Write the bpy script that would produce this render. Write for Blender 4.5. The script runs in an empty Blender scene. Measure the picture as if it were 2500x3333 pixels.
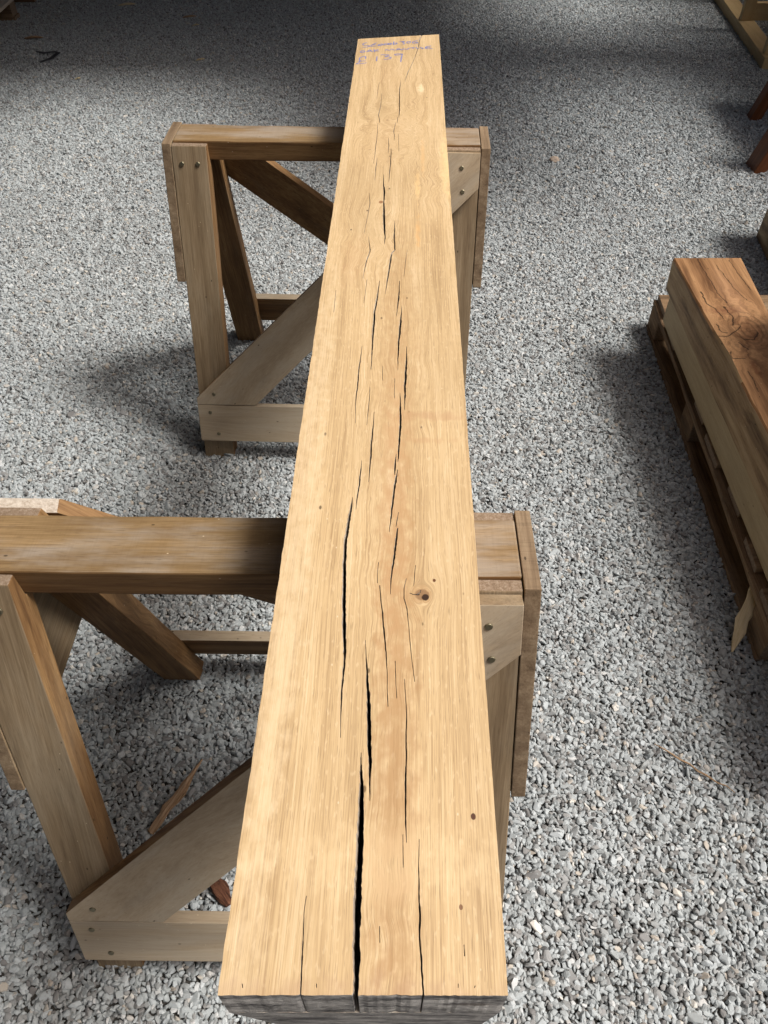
import bpy, bmesh, math, random
import numpy as np
from mathutils import Vector, Matrix, noise as mnoise
from mathutils.geometry import delaunay_2d_cdt, intersect_point_tri_2d

random.seed(11)
rng = np.random.default_rng(7)
scene = bpy.context.scene
C = scene.collection

# ---------------------------------------------------------------- camera, sky, sun, exposure
PITCH = 47.2
cam_d = bpy.data.cameras.new('camera')
cam = bpy.data.objects.new('camera', cam_d)
C.objects.link(cam)
cam.location = (0, 0, 1.546)
cam.rotation_euler = (math.radians(90 - PITCH), 0, 0)
cam_d.sensor_fit = 'HORIZONTAL'
cam_d.sensor_width = 36
cam_d.lens = 36 * 2560 / 2500
cam_d.clip_start = 0.02
cam_d.clip_end = 300
scene.camera = cam

SUN_EL, SUN_AZ = math.radians(57), math.radians(97)
world = bpy.data.worlds.new('World')
scene.world = world
world.use_nodes = True
wn = world.node_tree.nodes
wn.clear()
wo = wn.new('ShaderNodeOutputWorld')
bg = wn.new('ShaderNodeBackground')
sky = wn.new('ShaderNodeTexSky')
sky.sky_type = 'NISHITA'
sky.sun_disc = False
sky.sun_elevation = SUN_EL
sky.sun_rotation = SUN_AZ
sky.air_density = 0.6
sky.dust_density = 9.0
sky.ozone_density = 0.0
bg.inputs['Strength'].default_value = 0.10
world.node_tree.links.new(sky.outputs[0], bg.inputs['Color'])
world.node_tree.links.new(bg.outputs[0], wo.inputs['Surface'])

sd = bpy.data.lights.new('sun', 'SUN')
sd.energy = 3.5
sd.angle = math.radians(17)
sd.color = (1.0, 0.965, 0.92)
sun = bpy.data.objects.new('sun', sd)
C.objects.link(sun)
L = Vector((math.cos(SUN_EL) * math.sin(SUN_AZ), math.cos(SUN_EL) * math.cos(SUN_AZ), math.sin(SUN_EL)))
sun.rotation_euler = L.to_track_quat('Z', 'Y').to_euler()
sun.location = L * 8

scene.view_settings.view_transform = 'Standard'
scene.view_settings.look = 'None'
scene.view_settings.gamma = 1
scene.view_settings.use_curve_mapping = False
scene.view_settings.exposure = 0.16
scene.cycles.max_bounces = 6
scene.cycles.diffuse_bounces = 3

# ---------------------------------------------------------------- node helpers
class E:
    """a socket with arithmetic"""
    def __init__(s, t, v): s.t = t; s.v = v
    def op(s, o, *b, clamp=False):
        n = s.t.nodes.new('ShaderNodeMath'); n.operation = o; n.use_clamp = clamp
        for i, x in enumerate((s,) + b):
            if isinstance(x, E): s.t.links.new(x.v, n.inputs[i])
            else: n.inputs[i].default_value = x
        return E(s.t, n.outputs[0])
    def __add__(s, b): return s.op('ADD', b)
    def __radd__(s, b): return s.op('ADD', b)
    def __sub__(s, b): return s.op('SUBTRACT', b)
    def __mul__(s, b): return s.op('MULTIPLY', b)
    def __rmul__(s, b): return s.op('MULTIPLY', b)
    def __truediv__(s, b): return s.op('DIVIDE', b)
    def sat(s): return s.op('ADD', 0.0, clamp=True)
    def smooth(s, a, b):
        n = s.t.nodes.new('ShaderNodeMapRange'); n.interpolation_type = 'SMOOTHSTEP'
        s.t.links.new(s.v, n.inputs[0])
        n.inputs[1].default_value = a; n.inputs[2].default_value = b
        return E(s.t, n.outputs[0])
def vec(t, *c):
    n = t.nodes.new('ShaderNodeCombineXYZ')
    for i, x in enumerate(c):
        if isinstance(x, E): t.links.new(x.v, n.inputs[i])
        else: n.inputs[i].default_value = x
    return n.outputs[0]
def noise(t, v, scale=1, detail=3, rough=.55):
    n = t.nodes.new('ShaderNodeTexNoise'); n.inputs['Scale'].default_value = scale
    n.inputs['Detail'].default_value = detail; n.inputs['Roughness'].default_value = rough
    t.links.new(v, n.inputs['Vector'])
    return E(t, n.outputs['Fac'])
def mix(t, f, a, b, mode='MIX'):
    n = t.nodes.new('ShaderNodeMix'); n.data_type = 'RGBA'; n.blend_type = mode
    for s_, x in ((n.inputs[0], f), (n.inputs[6], a), (n.inputs[7], b)):
        if isinstance(x, E): t.links.new(x.v, s_)
        elif isinstance(x, bpy.types.NodeSocket): t.links.new(x, s_)
        elif isinstance(x, (int, float)): s_.default_value = x
        else: s_.default_value = (*x, 1)
    return n.outputs[2]
def new_mat(name):
    m = bpy.data.materials.new(name); m.use_nodes = True
    t = m.node_tree; b = t.nodes['Principled BSDF']
    return m, t, b
def attr(t, name, kind='GEOMETRY'):
    a = t.nodes.new('ShaderNodeAttribute'); a.attribute_name = name; a.attribute_type = kind
    return a
def bump(t, b, h, strength=.3, dist=.001):
    n = t.nodes.new('ShaderNodeBump'); n.inputs['Strength'].default_value = strength
    n.inputs['Distance'].default_value = dist
    t.links.new(h.v, n.inputs['Height']); t.links.new(n.outputs[0], b.inputs['Normal'])

def wood(name, dark, mid, light, wob=.02, band=60, fine=420, knots=(), burrs=(), patches=(), weather=None,
         rough=.6, fine_amt=.5, pores=.35, bumps=.35, saw=0, contrast=1.0, bandlen=2.2, tiger=0, random_knots=False, specks=True, lines=(), rings=()):
    m, t, b = new_mat(name)
    g = attr(t, 'grain')
    sp = t.nodes.new('ShaderNodeSeparateXYZ'); t.links.new(g.outputs['Vector'], sp.inputs[0])
    a, c, d = (E(t, sp.outputs[i]) for i in range(3))
    low = noise(t, vec(t, a * 1.3, c * 5, d * 5), detail=2)
    c2 = c + (low - .5) * wob
    if random_knots:
        v = t.nodes.new('ShaderNodeTexVoronoi'); v.inputs['Scale'].default_value = 1
        t.links.new(vec(t, a * 4.5, c * 9, d * 9), v.inputs['Vector'])
        kd = E(t, v.outputs['Distance'])
        kn = kd.smooth(.5, .0)
        c2 = c2 + kn * kn * .018
    else: kd = None
    for ka, kc, R, asp in knots:
        dx = c - kc; da = (a - ka) * asp
        r2 = dx * dx + da * da
        c2 = c2 - dx * (R * R) / (r2 + .2 * R * R)
    for ka, kc, ra, rc, amp, fr in burrs:
        dx = (c - kc) / rc; da = (a - ka) / ra
        k = (1.0 + dx * 0 - (dx * dx + da * da)).smooth(0, 1)
        w = noise(t, vec(t, a * fr, c * fr * 1.2, 3.0), detail=3)
        c2 = c2 + (w - .5) * k * amp
    nb = noise(t, vec(t, a * bandlen, c2 * band, d * band), detail=4, rough=.6)
    nf = noise(t, vec(t, a * 9, c2 * fine, d * fine), detail=3, rough=.7)
    npo = noise(t, vec(t, a * 55, c2 * fine * 2.2, d * fine * 2.2), detail=1)
    f = ((nb - .5) * (2.2 * contrast) + (nf - .5) * (2.4 * fine_amt) + .5).sat()
    lo = (f * 2).sat(); hi = (f * 2 - 1).sat()
    col = mix(t, hi, mix(t, lo, dark, mid), light)
    if tiger:
        tg = noise(t, vec(t, a * 90, c2 * 260, d * 60), detail=2)
        col = mix(t, tg.smooth(.58, .72) * tiger, col, light)
    if weather:
        wcol, amt, wlo, whi = weather
        wv = noise(t, vec(t, a * 3.5, c * 16, d * 16), detail=5, rough=.62)
        col = mix(t, wv.smooth(wlo, whi) * amt, col, wcol)
    blot = noise(t, vec(t, a * 4, c * 9, d * 9 + 5), detail=3)
    col = mix(t, blot.smooth(.35, .75) * .22, col, tuple(x * .62 for x in mid))
    pf = npo.smooth(.60, .74) * pores
    col = mix(t, pf, col, tuple(x * .55 for x in dark))
    if specks:
        for sc_, th_, sc_col, am in ((38, .045, tuple(x * .25 for x in dark), .8), (55, .028, (.62, .52, .36), .8)):
            v = t.nodes.new('ShaderNodeTexVoronoi'); v.inputs['Scale'].default_value = 1; v.inputs['Randomness'].default_value = 1
            t.links.new(vec(t, a * (sc_ * .5), c * sc_, d * sc_ + sc_), v.inputs['Vector'])
            col = mix(t, E(t, v.outputs['Distance']).smooth(th_ * 1.6, th_ * .8) * am, col, sc_col)
    for ka, kc, ra, rc, pc, amt in patches:
        wn_ = noise(t, vec(t, a * 60, c * 90, 1.0), detail=3)
        dx = (c - kc) / rc; da = (a - ka) / ra
        k = (1.0 + dx * 0 - (dx * dx + da * da) + (wn_ - .5) * (1.6 if max(ra, rc) < .02 else 2.6)).smooth(0, .45 if max(ra, rc) < .02 else 1.3)
        col = mix(t, k * amt, col, pc)
    if lines or rings:
        wa = noise(t, vec(t, a * 45, c * 45, 2.0), detail=3)
        wb = noise(t, vec(t, a * 45, c * 45, 12.0), detail=3)
        la = a + (wa - .5) * .014; lc = c + (wb - .5) * .014
    for ka, kc, rad, fr, am in rings:
        dx = lc - kc; da = (la - ka) * .55
        r_ = (dx * dx + da * da).op('SQRT')
        sn = (r_ * fr + (wa - .5) * 5.0).op('SINE')
        col = mix(t, sn.smooth(.1, .95) * (r_.smooth(rad, rad * .35)) * am, col, tuple(x * .9 for x in dark))
    for pl, wdt, am in lines:
        dmin = None
        for (a0, c0), (a1, c1) in zip(pl, pl[1:]):
            ax, cx_ = a1 - a0, c1 - c0; L2 = ax * ax + cx_ * cx_
            tt_ = (((la - a0) * ax + (lc - c0) * cx_) * (1 / L2)).sat()
            ea = la - a0 - tt_ * ax; ec = lc - c0 - tt_ * cx_
            d2_ = (ea * ea + ec * ec).op('SQRT')
            dmin = d2_ if dmin is None else dmin.op('MINIMUM', d2_)
        col = mix(t, dmin.smooth(wdt, wdt * .35) * am, col, tuple(x * .35 for x in dark))
    if kd is not None:
        col = mix(t, kd.smooth(.10, .04) * .75, col, tuple(x * .3 for x in dark))
    h = nf * .7 + nb * .3 - pf * .5
    if saw:
        s2 = noise(t, vec(t, a * 420, c * 14, d * 14), detail=2)
        h = h + s2 * saw
        col = mix(t, s2.smooth(.45, .7) * .25 * saw, col, tuple(x * .5 for x in dark))
    t.links.new(col, b.inputs['Base Color'])
    b.inputs['Roughness'].default_value = rough
    b.inputs['Specular IOR Level'].default_value = .25
    bump(t, b, h, bumps, .0012)
    return m

# ---------------------------------------------------------------- object helpers
def tag(o, label=None, cat=None, group=None, kind=None):
    if label: o['label'] = label
    if cat: o['category'] = cat
    if group: o['group'] = group
    if kind: o['kind'] = kind
    return o
def empty(name, loc, rz=0):
    o = bpy.data.objects.new(name, None); C.objects.link(o)
    o.location = loc; o.rotation_euler = (0, 0, rz); o.empty_display_size = .05
    return o
def link(name, me, parent=None, mats=()):
    o = bpy.data.objects.new(name, me); C.objects.link(o)
    for m in mats: me.materials.append(m)
    if parent: o.parent = parent
    return o
def set_grain(me, g, h, n, off=None):
    off = off if off is not None else (random.uniform(0, 30), random.uniform(0, 9), random.uniform(0, 9))
    at = me.attributes.new('grain', 'FLOAT_VECTOR', 'POINT')
    for i, v in enumerate(me.vertices):
        at.data[i].vector = (v.co.dot(g) + off[0], v.co.dot(h) + off[1], v.co.dot(n) + off[2])
def rough_edges(bm, bevel, jit, seglen):
    if bevel > 0:
        bmesh.ops.bevel(bm, geom=bm.edges[:], offset=bevel, segments=2, profile=.6, affect='EDGES', clamp_overlap=True)
    if jit:
        for v in bm.verts:
            p = v.co
            v.co = p + Vector(mnoise.noise_vector(p * 37)) * jit
def board(name, poly, org, ux, uy, thick, parent, mats, grain, bevel=.0016, jit=.0005, shear=None, pick=None, cuts=0):
    """a sawn board: outline poly in the plane (ux, uy) at org, extruded by thick along ux x uy; slot 1 = end grain"""
    ux = Vector(ux).normalized(); uy = Vector(uy).normalized(); uz = ux.cross(uy)
    org = Vector(org)
    bm = bmesh.new()
    lo = [bm.verts.new(org + ux * p[0] + uy * p[1]) for p in poly]
    hi = [bm.verts.new(org + ux * p[0] + uy * p[1] + uz * thick) for p in poly]
    bm.faces.new(lo[::-1]); bm.faces.new(hi)
    for i in range(len(poly)):
        j = (i + 1) % len(poly)
        bm.faces.new((lo[i], lo[j], hi[j], hi[i]))
    bmesh.ops.recalc_face_normals(bm, faces=bm.faces[:])
    rough_edges(bm, bevel, 0, 0)
    G = Vector(grain).normalized()
    if cuts:
        ax = [v.co.dot(G) for v in bm.verts]; a0, a1 = min(ax), max(ax)
        for k in range(1, cuts):
            bmesh.ops.bisect_plane(bm, geom=bm.verts[:] + bm.edges[:] + bm.faces[:],
                                   plane_co=G * (a0 + (a1 - a0) * k / cuts), plane_no=G)
    if jit:
        for v in bm.verts: v.co += Vector(mnoise.noise_vector(v.co * 31 + Vector((thick * 99, 0, 0)))) * jit
    if shear:
        for v in bm.verts: v.co.x += shear(v.co)
    bm.normal_update()
    for f in bm.faces:
        f.material_index = 1 if abs(f.normal.dot(G)) > .55 and len(mats) > 1 else 0
        if pick: f.material_index = pick(f, f.material_index)
    me = bpy.data.meshes.new(name); bm.to_mesh(me); bm.free()
    H = uz.cross(G); 
    if H.length < .1: H = ux
    H.normalize()
    set_grain(me, G, H, G.cross(H))
    return link(name, me, parent, mats)
def box(name, lo, hi, parent, mats, grain, **k):
    w, d = hi[0] - lo[0], hi[1] - lo[1]
    return board(name, [(0, 0), (w, 0), (w, d), (0, d)], lo, (1, 0, 0), (0, 1, 0), hi[2] - lo[2], parent, mats, grain, **k)

# ---------------------------------------------------------------- materials
m_oak = wood('planed_oak', (.285, .18, .09), (.515, .37, .20), (.665, .52, .33), wob=.016, band=60, fine=640,
             fine_amt=.66, contrast=.5, pores=.5, bumps=.22, rough=.5, tiger=.45,
             knots=[(.465, .0285, .0105, .8), (1.289, -.034, .006, .8), (.483, .041, .003, .9)],
             burrs=[(1.60, -.02, .20, .085, .13, 17), (1.16, -.05, .16, .07, .07, 9), (1.9, .0, .22, .12, .05, 6),
                    (.80, .0, .30, .07, .028, 9), (.50, -.005, .25, .05, .022, 10), (1.38, .05, .16, .05, .05, 12), (.18, -.0, .12, .035, .018, 12)],
             patches=[(.465, .0285, .013, .010, (.40, .25, .12), .5), (.465, .0285, .0085, .0078, (.21, .12, .06), .85), (.462, .0315, .0045, .0040, (.035, .018, .01), 1), (.465, .0245, .0012, .003, (.04, .02, .01), 1),
                      (.483, .041, .0025, .002, (.12, .05, .02), 1), (.248, .0675, .0030, .0022, (.08, .035, .02), 1),
                      (.181, .055, .0022, .0016, (.14, .06, .03), .9), (1.289, -.034, .006, .0045, (.26, .13, .06), .9),
                      (1.81, .036, .035, .011, (.84, .70, .46), .5), (1.351, .028, .07, .006, (.76, .52, .25), .5),
                      (1.19, .028, .08, .005, (.60, .36, .15), .6), (1.47, .038, .10, .005, (.60, .38, .17), .5), (1.44, .08, .16, .015, (.76, .57, .28), .5),
                      (.735, .045, .012, .075, (.40, .24, .13), .5), (.69, .03, .006, .06, (.44, .27, .14), .4),
                      (.33, 0.005, .40, .026, (.36, .215, .10), .7), (.8, .0, .5, .035, (.38, .24, .115), .5), (.5, -.10, .7, .022, (.70, .56, .37), .4), (1.0, .105, 1.1, .022, (.71, .57, .37), .4), (.62, 0, .3, .02, (.48, .29, .15), .35), (.21, .005, .035, .12, (.80, .62, .38), .25),
                      (.12, 0, .018, .16, (.36, .23, .14), .45),
                      (1.1, -.07, .1, .03, (.45, .29, .15), .4), (1.9, -.03, .14, .035, (.46, .31, .17), .3), (1.55, -.03, .16, .05, (.48, .33, .18), .35)])
m_crack = wood('split_face', (.16, .13, .11), (.42, .36, .29), (.66, .60, .50), band=80, fine=300, bumps=.6, rough=.9)
m_endw, t, b = new_mat('weathered_end_grain')
g = attr(t, 'grain'); sp = t.nodes.new('ShaderNodeSeparateXYZ'); t.links.new(g.outputs['Vector'], sp.inputs[0])
a, c, d = (E(t, sp.outputs[i]) for i in range(3))
n1 = noise(t, vec(t, a, c * 18, d * 70), detail=5, rough=.65)
n2 = noise(t, vec(t, a, c * 130, d * 400), detail=4, rough=.7)
n3 = noise(t, vec(t, a, c * 9 + 3, d * 26), detail=2)
f = ((n1 - .5) * 2.6 + (n2 - .5) * 1.3 + .5).sat()
colr = mix(t, f, (.06, .06, .06), (.80, .78, .74))
colr = mix(t, noise(t, vec(t, a, c * 11, d * 45 + 9), detail=3).smooth(.56, .66) * .75, colr, (.05, .05, .055))
colr = mix(t, n3.smooth(.6, .72) * .5, colr, (.17, .12, .08))
t.links.new(colr, b.inputs['Base Color']); b.inputs['Roughness'].default_value = .9
bump(t, b, f, .8, .003)

GREY = (.34, .30, .225)
m_front = wood('weathered_board', (.13, .088, .05), (.235, .17, .10), (.34, .26, .165), band=34, fine=330, contrast=.7,
               fine_amt=.6, weather=(GREY, .30, .42, .7), rough=.72, pores=.2, wob=.05)
m_khaki = wood('khaki_weathered_board', (.25, .19, .125), (.40, .32, .22), (.50, .42, .31), band=18, fine=240, contrast=.75,
               fine_amt=.4, weather=((.40, .36, .29), .45, .40, .65), rough=.75, pores=.2, wob=.16, bandlen=1.6)
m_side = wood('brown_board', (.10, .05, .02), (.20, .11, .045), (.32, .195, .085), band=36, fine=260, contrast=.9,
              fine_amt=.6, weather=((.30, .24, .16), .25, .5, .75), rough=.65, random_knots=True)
m_rail = wood('rail_board', (.10, .055, .024), (.20, .13, .06), (.33, .225, .115), band=30, fine=380, contrast=.5,
              fine_amt=.55, weather=((.33, .295, .25), .62, .42, .62), rough=.65, saw=.25)
m_end = wood('board_end_grain', (.12, .08, .05), (.22, .16, .11), (.32, .26, .20), band=200, fine=600, contrast=.8, bumps=.7, rough=.85)
m_pale = wood('pale_cut_end', (.34, .28, .22), (.48, .42, .35), (.60, .55, .48), band=200, fine=500, bumps=.6, rough=.85)
m_gusset = wood('rough_sawn_board', (.11, .073, .043), (.20, .142, .088), (.30, .23, .15), band=40, fine=300, saw=.9, rough=.8, pores=.3)
m_pallet = wood('dirty_pallet_board', (.07, .042, .022), (.19, .12, .065), (.32, .225, .135), band=40, fine=260, contrast=.9,
                fine_amt=.6, weather=((.30, .24, .17), .4, .45, .7), rough=.85, saw=.4, random_knots=True, bumps=.6)
m_stack_top = wood('orange_oak', (.07, .03, .013), (.235, .125, .058), (.42, .245, .12), wob=.08, band=30, fine=420, contrast=1.3,
                   fine_amt=.35, rough=.42, pores=.25,
                   knots=[(1.76, .962, .030, .8), (1.35, .93, .012, .6)], burrs=[(1.76, .96, .26, .13, .14, 16)], rings=[(1.77, .965, .085, 420, .42), (1.70, .915, .05, 500, .25)],
                   lines=[([(y_, x_) for x_, y_ in l_], w_, .9) for w_, l_ in (
                       (.0022, [(.931, 2.133), (.929, 2.081), (.934, 2.013), (.936, 1.947), (.946, 1.901)]), (.0026, [(.89, 1.956), (.89, 1.896), (.908, 1.864), (.916, 1.823)]),
                       (.0024, [(.862, 1.742), (.903, 1.742), (.929, 1.761), (.95, 1.788)]), (.0026, [(.94, 1.727), (.968, 1.724), (.985, 1.757)]),
                       (.0030, [(.933, 1.88), (.942, 1.827), (.932, 1.792)]), (.0026, [(.923, 1.713), (.937, 1.683)]), (.0016, [(.975, 2.1), (.981, 2.044), (.989, 1.973), (1.005, 1.913)]),
                       (.0016, [(1.021, 2.128), (1.025, 2.053), (1.033, 1.964)]), (.0022, [(.889, 1.673), (.884, 1.644), (.917, 1.644)]), (.0024, [(.888, 1.796), (.891, 1.761), (.906, 1.757)]),
                       (.0018, [(.908, 1.589), (.911, 1.549), (.907, 1.51)]))],
                   patches=[(1.76, .97, .09, .05, (.20, .08, .03), .5), (1.6, .93, .05, .012, (.12, .045, .018), .7), (1.86, .93, .02, .07, (.15, .06, .03), .6), (1.95, .97, .18, .04, (.30, .17, .10), .35)])
m_stack_side = wood('oak_side', (.09, .052, .025), (.29, .19, .095), (.44, .32, .175), wob=.10, band=34, fine=300, contrast=1.35,
                    fine_amt=.3, rough=.6, burrs=[(1.7, .3, .25, .2, .10, 16)])
m_stack_pale = wood('pale_oak_side', (.27, .195, .105), (.43, .33, .19), (.54, .435, .27), wob=.03, band=34, fine=300, contrast=.5,
                    fine_amt=.3, rough=.6)
m_newpine = wood('new_pine', (.36, .24, .11), (.50, .36, .18), (.60, .46, .26), band=40, fine=260, contrast=.4, fine_amt=.3, rough=.55)
m_bench = wood('red_brown_bench', (.07, .022, .008), (.15, .05, .018), (.24, .09, .032), band=40, fine=260, contrast=.5, rough=.4)
m_bark = wood('bark', (.035, .014, .008), (.11, .045, .025), (.22, .11, .06), band=160, fine=500, contrast=1.2, bumps=.9, rough=.9)
m_split = wood('split_stick', (.13, .075, .04), (.33, .215, .125), (.52, .38, .25), band=160, fine=500, contrast=1.1, bumps=.9, rough=.85)
m_chip = wood('fresh_chip', (.45, .33, .17), (.62, .50, .30), (.74, .63, .42), band=160, fine=500, rough=.7)
m_ink, t, b = new_mat('blue_pen')
b.inputs['Base Color'].default_value = (.10, .17, .50, 1); b.inputs['Roughness'].default_value = .6
m_screw, t, b = new_mat('zinc_screw')
b.inputs['Base Color'].default_value = (.20, .18, .12, 1); b.inputs['Metallic'].default_value = .8
b.inputs['Roughness'].default_value = .42
m_hole, t, b = new_mat('dark_recess')
b.inputs['Base Color'].default_value = (.02, .018, .015, 1); b.inputs['Roughness'].default_value = .9
m_black, t, b = new_mat('black_plastic')
b.inputs['Base Color'].default_value = (.02, .022, .026, 1); b.inputs['Roughness'].default_value = .5

# ---------------------------------------------------------------- ground and gravel
bm = bmesh.new()
bmesh.ops.create_grid(bm, x_segments=8, y_segments=8, size=60)
me = bpy.data.meshes.new('ground'); bm.to_mesh(me); bm.free()
m_ground, t, b = new_mat('ground_with_gap_shade')
tc = t.nodes.new('ShaderNodeTexCoord')
v = t.nodes.new('ShaderNodeTexVoronoi'); v.inputs['Scale'].default_value = 110; t.links.new(tc.outputs['Object'], v.inputs['Vector'])
nn = noise(t, tc.outputs['Object'], 14, 5)
t.links.new(mix(t, nn, (.022, .020, .018), (.055, .051, .045)), b.inputs['Base Color'])  # ground colour kept near black to paint in shade between the stones
b.inputs['Roughness'].default_value = .95
bump(t, b, E(t, v.outputs['Distance']), .8, .006)
ground = link('ground', me, None, [m_ground]); tag(ground, kind='structure')

def zc(y): return y * .679 + 1.134
pts, scl, rot, tint = [], [], [], []
def scatter(y0, y1, sp, size, zlo, zhi, keep=1.0):
    ny = int((y1 - y0) / sp)
    for iy in range(ny):
        y = y0 + iy * sp
        hw = .4883 * zc(max(y, 0)) + .50
        nx = int(2 * hw / sp)
        xs = np.linspace(-hw, hw, nx) + rng.normal(0, sp * .28, nx) + (sp * .5 if iy % 2 else 0)
        ys = y + rng.normal(0, sp * .28, nx)
        if keep < 1:
            k = rng.random(nx) < keep; xs = xs[k]; ys = ys[k]; nx = len(xs)
        und = np.array([0.0035 * mnoise.noise(Vector((x_ * 2.1, y * 2.1, 0))) for x_ in xs[::12]])
        und = np.repeat(und, 12)[:nx]
        z = rng.uniform(zlo, zhi, nx) + und
        pts.append(np.stack([xs, ys, z], 1))
        s = size * np.exp(rng.normal(0, .18, nx))
        scl.append(np.stack([s * rng.uniform(1.0, 1.65, nx), s * rng.uniform(.75, 1.15, nx), s * rng.uniform(.5, .85, nx)], 1))
        rot.append(np.stack([rng.normal(0, .65, nx), rng.normal(0, .65, nx), rng.uniform(0, 6.283, nx)], 1))
        tint.append(rng.random(nx))
scatter(-.25, 3.3, .0069, .0069, .000, .0062)
scatter(3.3, 7.2, .0084, .0084, .000, .007)
scatter(-.25, 3.3, .022, .0085, .005, .008, .5)
P = np.concatenate(pts); SC = np.concatenate(scl); RO = np.concatenate(rot); TI = np.concatenate(tint)
N = len(P)
me = bpy.data.meshes.new('gravel'); me.vertices.add(N)
me.vertices.foreach_set('co', P.astype('f').ravel())
for nm, arr, ty in (('scl', SC, 'FLOAT_VECTOR'), ('rot', RO, 'FLOAT_VECTOR'), ('tint', TI, 'FLOAT')):
    at = me.attributes.new(nm, ty, 'POINT')
    at.data.foreach_set('vector' if ty == 'FLOAT_VECTOR' else 'value', arr.astype('f').ravel())
me.update()
print('stones', N)
m_stone, t, b = new_mat('grey_crushed_stone')
ti = attr(t, 'tint', 'INSTANCER')
rp = t.nodes.new('ShaderNodeValToRGB'); t.links.new(ti.outputs['Fac'], rp.inputs[0])
cr = rp.color_ramp; cr.interpolation = 'LINEAR'
stops = [(0, (.15, .15, .15)), (.10, (.25, .255, .255)), (.35, (.32, .352, .362)), (.6, (.365, .402, .415)), (.88, (.41, .45, .468)),
         (.955, (.51, .525, .525)), (.975, (.38, .34, .29)), (.985, (.42, .39, .34)), (1, (.62, .61, .57))]
cr.elements[0].position = 0; cr.elements[0].color = (*stops[0][1], 1)
cr.elements[1].position = 1; cr.elements[1].color = (*stops[-1][1], 1)
for p_, c_ in stops[1:-1]:
    e = cr.elements.new(p_); e.color = (*c_, 1)
tc = t.nodes.new('ShaderNodeTexCoord')
n1 = noise(t, tc.outputs['Object'], 2.2, 4, .65)
t.links.new(mix(t, n1.smooth(.3, .75) * .35, rp.outputs[0], (.20, .19, .175)), b.inputs['Base Color'])
b.inputs['Roughness'].default_value = .8
b.inputs['Specular IOR Level'].default_value = .3
gravel = link('gravel', me, None, [m_stone])
tag(gravel, 'small grey crushed stone gravel covering the whole yard', 'gravel', kind='stuff')
ng = bpy.data.node_groups.new('gravel_scatter', 'GeometryNodeTree')
ng.interface.new_socket('Geometry', in_out='INPUT', socket_type='NodeSocketGeometry')
ng.interface.new_socket('Geometry', in_out='OUTPUT', socket_type='NodeSocketGeometry')
nd = ng.nodes; lk = ng.links.new
gi = nd.new('NodeGroupInput'); go = nd.new('NodeGroupOutput')
join = nd.new('GeometryNodeJoinGeometry')
for k in range(9):
    ico = nd.new('GeometryNodeMeshIcoSphere'); ico.inputs['Radius'].default_value = .5; ico.inputs['Subdivisions'].default_value = 3
    sp_ = nd.new('GeometryNodeSetPosition'); lk(ico.outputs['Mesh'], sp_.inputs['Geometry'])
    pos = nd.new('GeometryNodeInputPosition')
    ad = nd.new('ShaderNodeVectorMath'); ad.operation = 'ADD'; ad.inputs[1].default_value = (k * 7.3, k * 3.1, k * 5.7)
    lk(pos.outputs[0], ad.inputs[0])
    no = nd.new('ShaderNodeTexNoise'); no.inputs['Scale'].default_value = 1.9; no.inputs['Detail'].default_value = 1
    lk(ad.outputs[0], no.inputs['Vector'])
    sb = nd.new('ShaderNodeVectorMath'); sb.operation = 'SUBTRACT'; sb.inputs[1].default_value = (.5, .5, .5)
    lk(no.outputs['Color'], sb.inputs[0])
    sc = nd.new('ShaderNodeVectorMath'); sc.operation = 'SCALE'; sc.inputs['Scale'].default_value = 1.9
    lk(sb.outputs[0], sc.inputs[0]); lk(sc.outputs[0], sp_.inputs['Offset'])
    hull = nd.new('GeometryNodeConvexHull'); lk(sp_.outputs[0], hull.inputs[0])
    mg = nd.new('GeometryNodeMergeByDistance'); mg.inputs['Distance'].default_value = .16; lk(hull.outputs[0], mg.inputs[0])
    h2 = nd.new('GeometryNodeConvexHull'); lk(mg.outputs[0], h2.inputs[0])
    sh = nd.new('GeometryNodeSetShadeSmooth'); sh.inputs['Shade Smooth'].default_value = False; lk(h2.outputs[0], sh.inputs[0])
    sm = nd.new('GeometryNodeSetMaterial'); sm.inputs['Material'].default_value = m_stone; lk(sh.outputs[0], sm.inputs[0])
    g2 = nd.new('GeometryNodeGeometryToInstance'); lk(sm.outputs[0], g2.inputs[0]); lk(g2.outputs[0], join.inputs[0])
iop = nd.new('GeometryNodeInstanceOnPoints'); lk(gi.outputs[0], iop.inputs['Points']); lk(join.outputs[0], iop.inputs['Instance'])
iop.inputs['Pick Instance'].default_value = True
def named(nm, ty):
    n = nd.new('GeometryNodeInputNamedAttribute'); n.data_type = ty; n.inputs[0].default_value = nm; return n
ns = named('scl', 'FLOAT_VECTOR'); lk(ns.outputs[0], iop.inputs['Scale'])
nr = named('rot', 'FLOAT_VECTOR'); e2r = nd.new('FunctionNodeEulerToRotation'); lk(nr.outputs[0], e2r.inputs[0]); lk(e2r.outputs[0], iop.inputs['Rotation'])
lk(iop.outputs[0], go.inputs[0])
md = gravel.modifiers.new('scatter', 'NODES'); md.node_group = ng

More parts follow.
